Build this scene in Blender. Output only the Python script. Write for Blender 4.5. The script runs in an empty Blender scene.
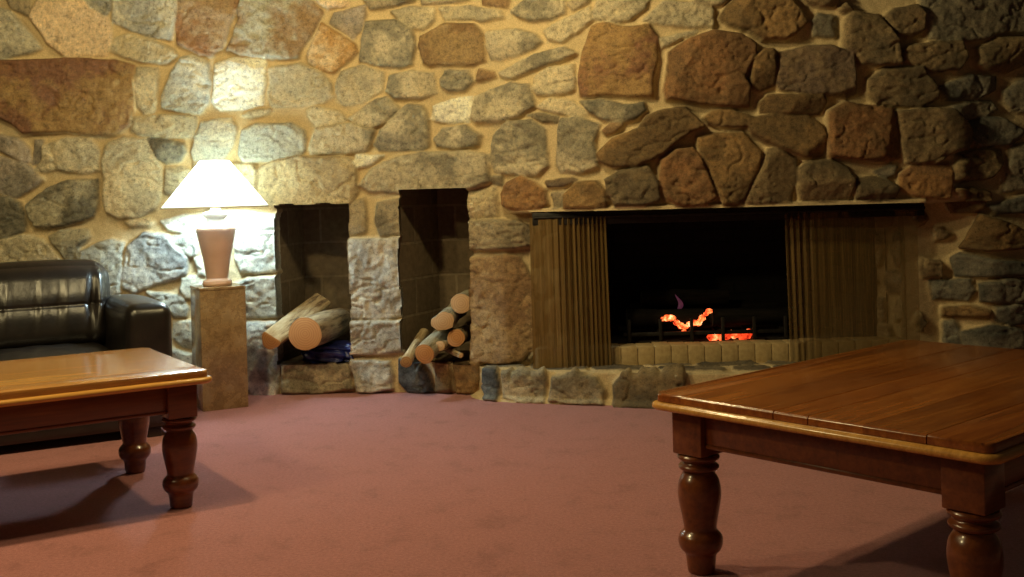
import bpy, bmesh, math, random
import numpy as np
from mathutils import Vector, Matrix
random.seed(7)
SC = bpy.context.scene
COL = SC.collection

# ------------------------------------------------------------------ camera
FPX, HC, YH, ROLL = 1100.0, 1.05, 195.0, math.radians(1.5)
cd = bpy.data.cameras.new('camera'); cam = bpy.data.objects.new('camera', cd); COL.objects.link(cam)
cd.sensor_fit = 'HORIZONTAL'; cd.sensor_width = 36.0
cd.lens = FPX / 1024 * 36.0
cd.shift_y = -(288.5 - YH) / 1024
cd.clip_start = 0.05
cr, sr = math.cos(ROLL), math.sin(ROLL)
cam.matrix_world = Matrix(((cr, sr, 0, 0), (0, 0, -1, 0), (-sr, cr, 0, HC), (0, 0, 0, 1)))
SC.camera = cam

# ------------------------------------------------------------------ world, lights, exposure
w = bpy.data.worlds.new('world'); SC.world = w; w.use_nodes = True
w.node_tree.nodes['Background'].inputs[0].default_value = (1.0, 0.72, 0.42, 1)
w.node_tree.nodes['Background'].inputs[1].default_value = 0.022

def point_light(name, loc, power, color, radius):
    l = bpy.data.lights.new(name, 'POINT'); l.energy = power; l.color = color; l.shadow_soft_size = radius
    o = bpy.data.objects.new(name, l); COL.objects.link(o); o.location = loc
    return o
WARM = (1.0, 0.79, 0.38)
point_light('ceiling_light_main', (-0.30, 4.20, 2.50), 80, WARM, 0.06)
point_light('ceiling_light_second', (-1.64, 3.40, 2.50), 108, WARM, 0.07)
point_light('fill_light_left', (-2.70, 2.30, 2.50), 85, WARM, 0.08)  # unseen fill added to brighten the left wall from the front
point_light('lamp_bulb_light', (-1.534, 5.687, 1.125), 62, (0.64, 0.90, 1.0), 0.05)
SC.view_settings.view_transform = 'Standard'
SC.view_settings.look = 'None'
SC.view_settings.gamma = 1.0
SC.view_settings.use_curve_mapping = False
SC.view_settings.exposure = 0.0

# ------------------------------------------------------------------ helpers
def ray(x, y):
    a = x - 512; b = y - YH
    return np.array([(a * cr - b * sr) / FPX, 1.0, -(a * sr + b * cr) / FPX])
def at(x, y, Y):
    d = ray(x, y) * Y
    return Vector((d[0], d[1], HC + d[2]))

def material(name):
    m = bpy.data.materials.new(name); m.use_nodes = True
    nt = m.node_tree; return m, nt, nt.nodes['Principled BSDF']
def nd(nt, t, **kw):
    n = nt.nodes.new(t)
    for k, v in kw.items():
        if hasattr(n, k): setattr(n, k, v)
        else: n.inputs[k.replace('_', ' ')].default_value = v
    return n
def ramp(nt, fac, stops):
    r = nt.nodes.new('ShaderNodeValToRGB')
    while len(r.color_ramp.elements) < len(stops): r.color_ramp.elements.new(0.5)
    for e, (p, c) in zip(r.color_ramp.elements, stops):
        e.position = p; e.color = (*c, 1) if len(c) == 3 else c
    nt.links.new(fac, r.inputs[0]); return r
def bump(nt, bs, height, strength, dist):
    b = nt.nodes.new('ShaderNodeBump'); b.inputs['Strength'].default_value = strength
    b.inputs['Distance'].default_value = dist
    nt.links.new(height, b.inputs['Height']); nt.links.new(b.outputs[0], bs.inputs['Normal'])
def coords(nt, kind='Object', scale=None):
    tc = nt.nodes.new('ShaderNodeTexCoord')
    if scale is None: return tc.outputs[kind]
    mp = nt.nodes.new('ShaderNodeMapping'); mp.inputs['Scale'].default_value = scale
    nt.links.new(tc.outputs[kind], mp.inputs[0]); return mp.outputs[0]
def noise(nt, vec, scale, detail=4, rough=0.6):
    n = nt.nodes.new('ShaderNodeTexNoise'); n.inputs['Scale'].default_value = scale
    n.inputs['Detail'].default_value = detail; n.inputs['Roughness'].default_value = rough
    nt.links.new(vec, n.inputs['Vector']); return n.outputs['Fac']
def mixc(nt, fac, a, b, mode='MIX'):
    m = nt.nodes.new('ShaderNodeMix'); m.data_type = 'RGBA'; m.blend_type = mode
    for s, v in ((m.inputs[0], fac), (m.inputs[6], a), (m.inputs[7], b)):
        if isinstance(v, (int, float)): s.default_value = v
        elif isinstance(v, tuple): s.default_value = (*v, 1)
        else: nt.links.new(v, s)
    return m.outputs[2]
def simple_mat(name, c1, c2, scale=20, rough=0.6, bs_=0.2, bd=0.003, metal=0, vscale=None, coat=0):
    m, nt, b = material(name)
    v = coords(nt, 'Object', vscale)
    f = noise(nt, v, scale)
    nt.links.new(ramp(nt, f, [(0.3, c1), (0.7, c2)]).outputs[0], b.inputs['Base Color'])
    b.inputs['Roughness'].default_value = rough; b.inputs['Metallic'].default_value = metal
    b.inputs['Coat Weight'].default_value = coat
    if bs_: bump(nt, b, f, bs_, bd)
    return m

def mesh_obj(name, verts, faces, mat, parent=None, smooth=True):
    me = bpy.data.meshes.new(name); me.from_pydata(verts, [], faces); me.update()
    if smooth: me.polygons.foreach_set('use_smooth', [True] * len(me.polygons))
    if mat: me.materials.append(mat)
    o = bpy.data.objects.new(name, me); COL.objects.link(o)
    if parent: o.parent = parent
    return o
def bm_obj(name, bm, mat, parent=None, smooth=True, angle=35):
    me = bpy.data.meshes.new(name)
    bmesh.ops.recalc_face_normals(bm, faces=bm.faces)
    if smooth:
        for f in bm.faces: f.smooth = True
        lim = math.radians(angle)
        for e in bm.edges:
            if len(e.link_faces) == 2 and e.calc_face_angle(0) > lim: e.smooth = False
    bm.to_mesh(me); bm.free()
    if mat: me.materials.append(mat)
    o = bpy.data.objects.new(name, me); COL.objects.link(o)
    if parent: o.parent = parent
    return o
def empty(name, loc, rotz=0):
    o = bpy.data.objects.new(name, None); COL.objects.link(o); o.empty_display_size = 0.1
    o.location = loc; o.rotation_euler = (0, 0, rotz); return o
def tag(o, label=None, cat=None, group=None, kind=None):
    if label: o['label'] = label
    if cat: o['category'] = cat
    if group: o['group'] = group
    if kind: o['kind'] = kind
    return o
def bm_box(bm, lo, hi, bev=0.0, seg=2):
    r = bmesh.ops.create_cube(bm, size=1)
    for v in r['verts']:
        v.co = Vector([lo[i] + (v.co[i] + 0.5) * (hi[i] - lo[i]) for i in range(3)])
    if bev:
        es = list({e for v in r['verts'] for e in v.link_edges})
        bmesh.ops.bevel(bm, geom=es, offset=bev, segments=seg, profile=0.5, affect='EDGES')
def bm_lathe(bm, prof, n=32, cap=True, c=(0, 0)):
    rings = []
    for (r, z) in prof:
        rings.append([bm.verts.new((c[0] + r * math.cos(2 * math.pi * k / n), c[1] + r * math.sin(2 * math.pi * k / n), z)) for k in range(n)])
    for a, b in zip(rings, rings[1:]):
        for k in range(n): bm.faces.new((a[k], a[(k + 1) % n], b[(k + 1) % n], b[k]))
    if cap:
        bm.faces.new(rings[0][::-1]); bm.faces.new(rings[-1])
def smooth_prof(pts, n=6):
    out = []
    P = [pts[0]] + list(pts) + [pts[-1]]
    for i in range(1, len(P) - 2):
        for k in range(n):
            t = k / n; p0, p1, p2, p3 = P[i - 1:i + 3]
            out.append(tuple(0.5 * (2 * p1[j] + (p2[j] - p0[j]) * t + (2 * p0[j] - 5 * p1[j] + 4 * p2[j] - p3[j]) * t * t + (3 * p1[j] - p0[j] - 3 * p2[j] + p3[j]) * t ** 3) for j in (0, 1)))
    out.append(tuple(pts[-1])); return out

# numpy value noise
def vnoise(x, y, seed):
    xi = np.floor(x).astype(np.int64); yi = np.floor(y).astype(np.int64)
    fx = x - xi; fy = y - yi
    fx = fx * fx * (3 - 2 * fx); fy = fy * fy * (3 - 2 * fy)
    def h(a, b):
        n = (a * 374761393 + b * 668265263 + seed * 974711) & 0x7fffffff
        n = ((n ^ (n >> 13)) * 1274126177) & 0x7fffffff
        n = n ^ (n >> 16)
        return (n & 0xffff) / 65535.0
    return (h(xi, yi) * (1 - fx) + h(xi + 1, yi) * fx) * (1 - fy) + (h(xi, yi + 1) * (1 - fx) + h(xi + 1, yi + 1) * fx) * fy
def fbm(x, y, seed, octv=4):
    s = 0; a = 0.5; f = 1.0
    for i in range(octv):
        s = s + a * (vnoise(x * f, y * f, seed + 17 * i) * 2 - 1); a *= 0.5; f *= 2.03
    return s
def sstep(t):
    t = np.clip(t, 0, 1); return t * t * (3 - 2 * t)
def sdf(px, py, poly):                       # positive inside
    d = np.full(px.shape, 1e9); inside = np.zeros(px.shape, bool)
    n = len(poly)
    for i in range(n):
        ax, ay = poly[i]; bx, by = poly[(i + 1) % n]
        ex, ey = bx - ax, by - ay
        L = ex * ex + ey * ey + 1e-12
        t = np.clip(((px - ax) * ex + (py - ay) * ey) / L, 0, 1)
        d = np.minimum(d, (px - ax - t * ex) ** 2 + (py - ay - t * ey) ** 2)
        c = ((ay > py) != (by > py)) & (px < (bx - ax) * (py - ay) / (by - ay + 1e-12) + ax)
        inside ^= c
    d = np.sqrt(d)
    return np.where(inside, d, -d)

PAL = {  # two stone colours, how patchy, how far it stands out of the mortar
 'g': ((.44, .41, .32), (.26, .25, .21), .030), 'gy': ((.50, .43, .29), (.36, .32, .23), .026),
 'gsp': ((.46, .40, .28), (.21, .19, .14), .034), 'dgsp': ((.32, .285, .20), (.12, .11, .085), .036),
 'lg': ((.54, .52, .43), (.34, .34, .30), .030), 'lgb': ((.58, .57, .52), (.26, .27, .27), .034),
 'lg2': ((.50, .46, .39), (.28, .26, .23), .040), 'white': ((.76, .70, .58), (.60, .58, .5), .028),
 'cream': ((.76, .59, .39), (.66, .51, .34), .030), 'quartz': ((.76, .61, .40), (.50, .30, .12), .042),
 'rbrown': ((.24, .12, .07), (.36, .23, .10), .036), 'rust': ((.29, .16, .085), (.36, .26, .16), .030),
 'brgr': ((.27, .18, .10), (.38, .37, .30), .030), 'brown': ((.25, .155, .08), (.35, .24, .12), .034),
 'br2': ((.29, .18, .078), (.16, .105, .05), .060), 'rb2': ((.29, .155, .07), (.18, .105, .05), .058),
 'dbr': ((.14, .10, .07), (.21, .15, .09), .055), 'gb': ((.40, .33, .22), (.22, .185, .125), .034),
 'gb2': ((.30, .265, .19), (.22, .20, .15), .038), 'gbd': ((.24, .175, .095), (.13, .10, .06), .062),
 'dg': ((.23, .215, .17), (.11, .11, .095), .042), 'dgb': ((.15, .16, .165), (.06, .065, .07), .040),
 'gp': ((.34, .29, .24), (.24, .215, .18), .030), 'gt': ((.45, .37, .23), (.30, .24, .15), .034),
 'tan': ((.42, .30, .16), (.27, .17, .09), .036), 'orange': ((.38, .21, .085), (.25, .14, .07), .046),
}
PAL['flag'] = ((.20, .165, .11), (.12, .10, .075), .004)
MORTAR = np.array((.55, .43, .245))
for _k in ('g', 'gy', 'gsp', 'lg', 'gt', 'gp', 'dgsp', 'white', 'rust', 'brgr', 'lg2'):      # pale granite
    PAL[_k] = (tuple(min(.85, v * 1.2) for v in PAL[_k][0]), tuple(v * 1.2 for v in PAL[_k][1]), PAL[_k][2])

def relief(name, s0, s1, t0, t1, res, pos, stones, mat, hole=None, strip=None, skirt=0.15, seed=1, rough=1.0):
    """A masonry surface: mortar with every stone raised out of it; pos(s,t) -> base points and normals."""
    ns = int(round((s1 - s0) / res)) + 1; nt_ = int(round((t1 - t0) / res)) + 1
    S, T = np.meshgrid(np.linspace(s0, s1, ns), np.linspace(t0, t1, nt_))
    h = 0.005 * fbm(S * 9, T * 9, seed, 3) + 0.0035 * fbm(S * 45, T * 45, seed + 5, 3)
    col = np.empty(S.shape + (4,)); mv = 1 + 0.16 * fbm(S * 6, T * 6, seed + 9, 4)
    col[..., :3] = MORTAR * mv[..., None]; col[..., 3] = 0
    wx = S + 0.007 * fbm(S * 16, T * 16, seed + 21, 3); wy = T + 0.007 * fbm(S * 16, T * 16, seed + 31, 3)
    rng = random.Random(seed)
    for k, (kind, poly) in enumerate(stones):
        c1, c2, th = PAL[kind]
        p = np.array(poly); lo = p.min(0) - .03; hi = p.max(0) + .03
        i0, i1 = np.searchsorted(S[0], [lo[0], hi[0]]); j0, j1 = np.searchsorted(T[:, 0], [lo[1], hi[1]])
        if i1 <= i0 or j1 <= j0: continue
        sl = (slice(j0, j1), slice(i0, i1))
        x, y = S[sl], T[sl]
        d = sdf(wx[sl], wy[sl], [tuple(q) for q in poly]) + .009
        size = math.sqrt((hi[0] - lo[0]) * (hi[1] - lo[1]))
        cx, cy = p.mean(0)
        bev = min(0.017, 0.10 * size)
        th = 1.25 * th * rng.uniform(.8, 1.2) * min(1, .55 + size * 1.8)
        tx, ty = rng.uniform(-.07, .07), rng.uniform(-.06, .14)
        big = fbm(x * 7 + k, y * 7, seed + k, 4); mid = fbm(x * 26 + k, y * 26, seed + k + 3, 4)
        cut = np.abs(fbm(x * 5 + k * 3, y * 9, seed + k + 8, 3))
        face = th + (x - cx) * tx + (y - cy) * ty + rough * (0.015 * big * min(1, size * 4) + 0.009 * mid) - 0.012 * sstep(1 - cut / .05)
        ex, ey = (hi[0] - lo[0]) / 2 - .03, (hi[1] - lo[1]) / 2 - .03
        for q in range(rng.randint(2, 4) if rough >= 1 else 0):                   # broken facets, most of them along the lower side
            an = rng.uniform(3.5, 5.9) if q < 2 else rng.uniform(0, 6.28)
            ca, sa = math.cos(an), math.sin(an); rr_ = abs(ca) * ex + abs(sa) * ey
            u = (x - cx) * ca + (y - cy) * sa
            face = np.minimum(face, th * rng.uniform(.05, .4) + (rr_ - u + .010 * fbm(x * 22 + q, y * 22, seed + k + q, 3)) * (rng.uniform(.9, 2.0) if q < 2 else rng.uniform(.3, .8)))
        face = face + rough * .004 * fbm(x * 60, y * 60, seed + k, 3)
        prof = np.clip(d / bev, 0, 1); prof = np.sqrt(np.clip(1 - (1 - prof) ** 2, 0, 1))
        rise = sstep((d + .016) / .016) * 0.006
        hh = np.where(d > 0, np.maximum(0.006 + face * prof, 0.002), np.maximum(h[sl], h[sl] + rise * .6))
        h[sl] = np.where(d > -.016, np.maximum(hh, h[sl]), h[sl])
        m = sstep(.5 + 1.5 * fbm(x * 6 + k * 2, y * 6, seed + k + 40, 4) + .55 * fbm(x * 40, y * 40, seed + 60, 3))
        br = rng.uniform(.9, 1.1)
        c = (np.array(c1) * (1 - m[..., None]) + np.array(c2) * m[..., None]) * br
        a = sstep((d + .002) / .008)[..., None]
        c4 = np.concatenate([c, np.ones(c.shape[:2] + (1,))], -1)
        col[sl] = col[sl] * (1 - a) + c4 * a
    if strip is not None:
        sm = strip(S, T); h = np.where(sm, 0.042 + 0.002 * fbm(S * 20, T * 20, 3, 2), h)
    P, N = pos(S, T)
    V = P + N * h[..., None]
    idx = np.arange(ns * nt_).reshape(nt_, ns)
    keep = np.ones((nt_ - 1, ns - 1), bool)
    if hole is not None:
        keep = ~hole((S[:-1, :-1] + S[1:, 1:]) / 2, (T[:-1, :-1] + T[1:, 1:]) / 2)
    q = np.stack([idx[:-1, :-1], idx[:-1, 1:], idx[1:, 1:], idx[1:, :-1]], -1)[keep]
    verts = V.reshape(-1, 3).tolist(); faces = q.tolist(); cols = col.reshape(-1, 4).tolist()
    if hole is not None:                                     # returns of the openings
        back = {}
        def bk(i):
            if i not in back:
                back[i] = len(verts); v = verts[i]; verts.append([v[0], v[1] + skirt, v[2]]); cols.append(cols[i])
            return back[i]
        hv = ~keep[:-1] & keep[1:]; 
        for j, i in zip(*np.nonzero(keep[1:] != keep[:-1])):
            a, b = int(idx[j + 1, i]), int(idx[j + 1, i + 1]); faces.append([a, b, bk(b), bk(a)] if keep[j + 1, i] else [b, a, bk(a), bk(b)])
        for j, i in zip(*np.nonzero(keep[:, 1:] != keep[:, :-1])):
            a, b = int(idx[j, i + 1]), int(idx[j + 1, i + 1]); faces.append([b, a, bk(a), bk(b)] if keep[j, i + 1] else [a, b, bk(b), bk(a)])
    o = mesh_obj(name, verts, faces, mat)
    bmx = bmesh.new(); bmx.from_mesh(o.data)
    loose = [v for v in bmx.verts if not v.link_faces]
    bmesh.ops.delete(bmx, geom=loose, context='VERTS')
    keepidx = None; bmx.free()
    at_ = o.data.color_attributes.new('stone_colour', 'FLOAT_COLOR', 'POINT')
    at_.data.foreach_set('color', np.array(cols, dtype=np.float32).ravel())
    return o

# ------------------------------------------------------------------ materials
def stone_material():
    m, nt, b = material('fieldstone_masonry')
    a = nt.nodes.new('ShaderNodeAttribute'); a.attribute_name = 'stone_colour'
    v = coords(nt)
    f1 = noise(nt, v, 55, 4, .7); f2 = noise(nt, v, 160, 3, .6)
    r1 = ramp(nt, f1, [(.32, (.52, .52, .52)), (.46, (.98, .98, .98)), (.56, (1.06, 1.05, 1.03)), (.70, (1.30, 1.27, 1.2))])
    c = mixc(nt, a.outputs['Alpha'], a.outputs['Color'], mixc(nt, 1.0, a.outputs['Color'], r1.outputs[0], 'MULTIPLY'))
    r2 = ramp(nt, f2, [(.35, (.78, .78, .78)), (.65, (1.12, 1.12, 1.12))])
    c = mixc(nt, 1.0, c, r2.outputs[0], 'MULTIPLY')
    f4 = noise(nt, coords(nt, 'Object', (1, 1, 1.6)), 20, 9, .78)            # rust, lichen and mineral staining
    r4 = ramp(nt, f4, [(.30, (.50, .48, .47)), (.43, (.92, .91, .90)), (.56, (1.05, 1.04, 1.0)), (.70, (1.28, 1.22, 1.08))])
    c = mixc(nt, a.outputs['Alpha'], c, mixc(nt, 1.0, c, r4.outputs[0], 'MULTIPLY'))
    nt.links.new(c, b.inputs['Base Color']); b.inputs['Roughness'].default_value = .82
    b.inputs['Specular IOR Level'].default_value = .3
    cl = noise(nt, coords(nt, 'Object', (1, 1, 1.7)), 24, 9, .75)
    rg = nt.nodes.new('ShaderNodeMath'); rg.operation = 'SUBTRACT'; nt.links.new(cl, rg.inputs[0]); rg.inputs[1].default_value = .5
    ab = nt.nodes.new('ShaderNodeMath'); ab.operation = 'ABSOLUTE'; nt.links.new(rg.outputs[0], ab.inputs[0])
    mm = nt.nodes.new('ShaderNodeMath'); mm.operation = 'MULTIPLY'; nt.links.new(ab.outputs[0], mm.inputs[0]); nt.links.new(a.outputs['Alpha'], mm.inputs[1])
    m3 = nt.nodes.new('ShaderNodeMath'); m3.operation = 'MULTIPLY'; nt.links.new(f1, m3.inputs[0]); m3.inputs[1].default_value = .22
    ad = nt.nodes.new('ShaderNodeMath'); ad.operation = 'ADD'
    nt.links.new(mm.outputs[0], ad.inputs[0]); nt.links.new(m3.outputs[0], ad.inputs[1])
    bump(nt, b, ad.outputs[0], .6, .024)
    return m
M_STONE = stone_material()

def brick_material(name, c1, c2, mortar, bw, bh, msz=.008):
    m, nt, b = material(name)
    uv = coords(nt, 'UV')
    t = nt.nodes.new('ShaderNodeTexBrick'); nt.links.new(uv, t.inputs['Vector'])
    t.inputs['Scale'].default_value = 1; t.inputs['Brick Width'].default_value = bw; t.inputs['Row Height'].default_value = bh
    t.inputs['Mortar Size'].default_value = msz; t.inputs['Mortar Smooth'].default_value = .3
    t.inputs['Color1'].default_value = (*c1, 1); t.inputs['Color2'].default_value = (*c2, 1); t.inputs['Mortar'].default_value = (*mortar, 1)
    n = noise(nt, coords(nt), 30, 4)
    r = ramp(nt, n, [(.3, (.7, .7, .7)), (.7, (1.15, 1.12, 1.1))])
    nt.links.new(mixc(nt, 1.0, t.outputs['Color'], r.outputs[0], 'MULTIPLY'), b.inputs['Base Color'])
    b.inputs['Roughness'].default_value = .9
    sb = nt.nodes.new('ShaderNodeMath'); sb.operation = 'SUBTRACT'
    nt.links.new(n, sb.inputs[0]); nt.links.new(t.outputs['Fac'], sb.inputs[1])
    bump(nt, b, sb.outputs[0], .6, .006)
    return m
M_BLOCK = brick_material('niche_blockwork', (.19, .14, .08), (.15, .11, .065), (.24, .185, .115), .40, .20, .008)
M_SOOT = brick_material('sooty_firebrick', (.020, .016, .013), (.014, .011, .009), (.010, .009, .008), .23, .075)

def wood_material(name, c1, c2, c3, rough=.22):
    m, nt, b = material(name)
    a = nt.nodes.new('ShaderNodeAttribute'); a.attribute_name = 'plank_tone'
    v = coords(nt, 'Object', (1.2, 16, 16))
    f = noise(nt, v, 2.2, 6, .62); f2 = noise(nt, coords(nt, 'Object', (3, 60, 60)), 2.0, 3)
    r = ramp(nt, f, [(.30, c1), (.52, c2), (.72, c3)])
    r2 = ramp(nt, f2, [(.3, (.80, .78, .76)), (.7, (1.1, 1.1, 1.1))])
    c = mixc(nt, 1.0, r.outputs[0], r2.outputs[0], 'MULTIPLY')
    c = mixc(nt, 1.0, c, a.outputs['Color'], 'MULTIPLY')
    nt.links.new(c, b.inputs['Base Color'])
    b.inputs['Roughness'].default_value = rough; b.inputs['Specular IOR Level'].default_value = .5
    b.inputs['Coat Weight'].default_value = .35; b.inputs['Coat Roughness'].default_value = .12
    bump(nt, b, f2, .06, .001)
    return m
M_WOODR = wood_material('reddish_pine', (.20, .055, .010), (.32, .095, .016), (.42, .145, .025))
M_WOODL = wood_material('honey_pine', (.48, .225, .05), (.62, .31, .075), (.70, .38, .105))
M_EDGE = wood_material('worn_pine_edge', (.50, .24, .05), (.62, .31, .07), (.68, .37, .10))
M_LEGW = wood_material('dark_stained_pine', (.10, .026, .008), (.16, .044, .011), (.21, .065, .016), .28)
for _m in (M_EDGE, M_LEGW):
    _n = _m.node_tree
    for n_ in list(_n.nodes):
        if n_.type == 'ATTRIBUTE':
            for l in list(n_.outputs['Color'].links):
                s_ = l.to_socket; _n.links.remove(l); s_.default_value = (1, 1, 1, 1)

def carpet_material():
    m, nt, b = material('dusty_red_carpet')
    v = coords(nt)
    f0 = noise(nt, v, 330, 2); f1 = noise(nt, v, 85, 3, .7)
    ma = nt.nodes.new('ShaderNodeMath'); ma.operation = 'ADD'; nt.links.new(f0, ma.inputs[0]); nt.links.new(f1, ma.inputs[1])
    mh = nt.nodes.new('ShaderNodeMath'); mh.operation = 'MULTIPLY'; nt.links.new(ma.outputs[0], mh.inputs[0]); mh.inputs[1].default_value = .5
    f = mh.outputs[0]; g = noise(nt, coords(nt, 'Object', (1.3, 1, 1)), 5.5, 7, .72)
    r = ramp(nt, f, [(.36, (.27, .098, .100)), (.64, (.48, .198, .195))])
    r2 = ramp(nt, g, [(.34, (.80, .78, .78)), (.46, (1, 1, 1)), (.7, (1.06, 1.06, 1.06))])
    nt.links.new(mixc(nt, 1.0, r.outputs[0], r2.outputs[0], 'MULTIPLY'), b.inputs['Base Color'])
    b.inputs['Roughness'].default_value = .95; b.inputs['Sheen Weight'].default_value = .25
    b.inputs['Specular IOR Level'].default_value = .1
    bump(nt, b, f, .5, .006)
    return m

# ------------------------------------------------------------------ floor
fl = mesh_obj('floor', [(-3.6, -.8, 0), (3.4, -.8, 0), (3.4, 6.6, 0), (-3.6, 6.6, 0)], [(0, 1, 2, 3)], carpet_material(), smooth=False)
tag(fl, kind='structure')

# ------------------------------------------------------------------ stone wall
def Wd(X, z):
    xs = np.array([-3.6, -1.25, -.75, -.41, -.22, 0, .3, .62, 3.6]); ys = np.array([6.0, 6.0, 5.97, 5.90, 5.85, 5.73, 5.59, 5.49, 5.47])
    y = sum(np.interp(X + o, xs, ys) for o in (-.12, -.06, 0, .06, .12)) / 5
    k = sstep((z - 1.25) / .55)
    x0 = np.where(np.asarray(z) < .955, 1.96, 2.20 - .25 * k); wd = .05 + .75 * k
    low = np.asarray(z) < .955
    y = y + np.where(low & (X < 1), .55 * np.clip(X + .045, 0, .3), 0)
    amp = np.where(low, .20 - .13 * sstep((X - 2.18) / .25), .07)
    return y + amp * sstep((X - x0) / wd) + .10 * sstep((X - 2.15) / .9)
def to_wall(px, py):
    d = ray(px, py); t = np.linspace(4.9, 6.5, 500)
    X = d[0] * t; Z = HC + d[2] * t
    i = int(np.argmax(t >= Wd(X, Z)))
    return (float(X[i]), float(Z[i]))
CR = {'A1': (0, 0, 4.806), 'A2': (0, 100, 4.806), 'A3': (140, 0, 4.806), 'A4': (140, 100, 4.806), 'A5': (280, 0, 4.806), 'A6': (280, 100, 4.806),
      'A7': (420, 0, 4.806), 'Q8': (420, 100, 4.806), 'A8': (0, 180, 4.806), 'A9': (560, 0, 4.806), 'A10': (560, 100, 4.806), 'A11': (700, 0, 4.806),
      'A12': (700, 100, 4.806), 'A13': (864, 0, 4.806), 'A14': (864, 100, 4.806), 'B1': (110, 200, 5.689), 'B2': (110, 290, 4.439), 'B3': (330, 180, 4.806),
      'B4': (330, 290, 4.806), 'B5': (460, 190, 4.806), 'B6': (460, 300, 4.806), 'B7': (600, 330, 6.4), 'B8': (864, 210, 4.12), 'C4': (240, 180, 2.404)}
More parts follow.
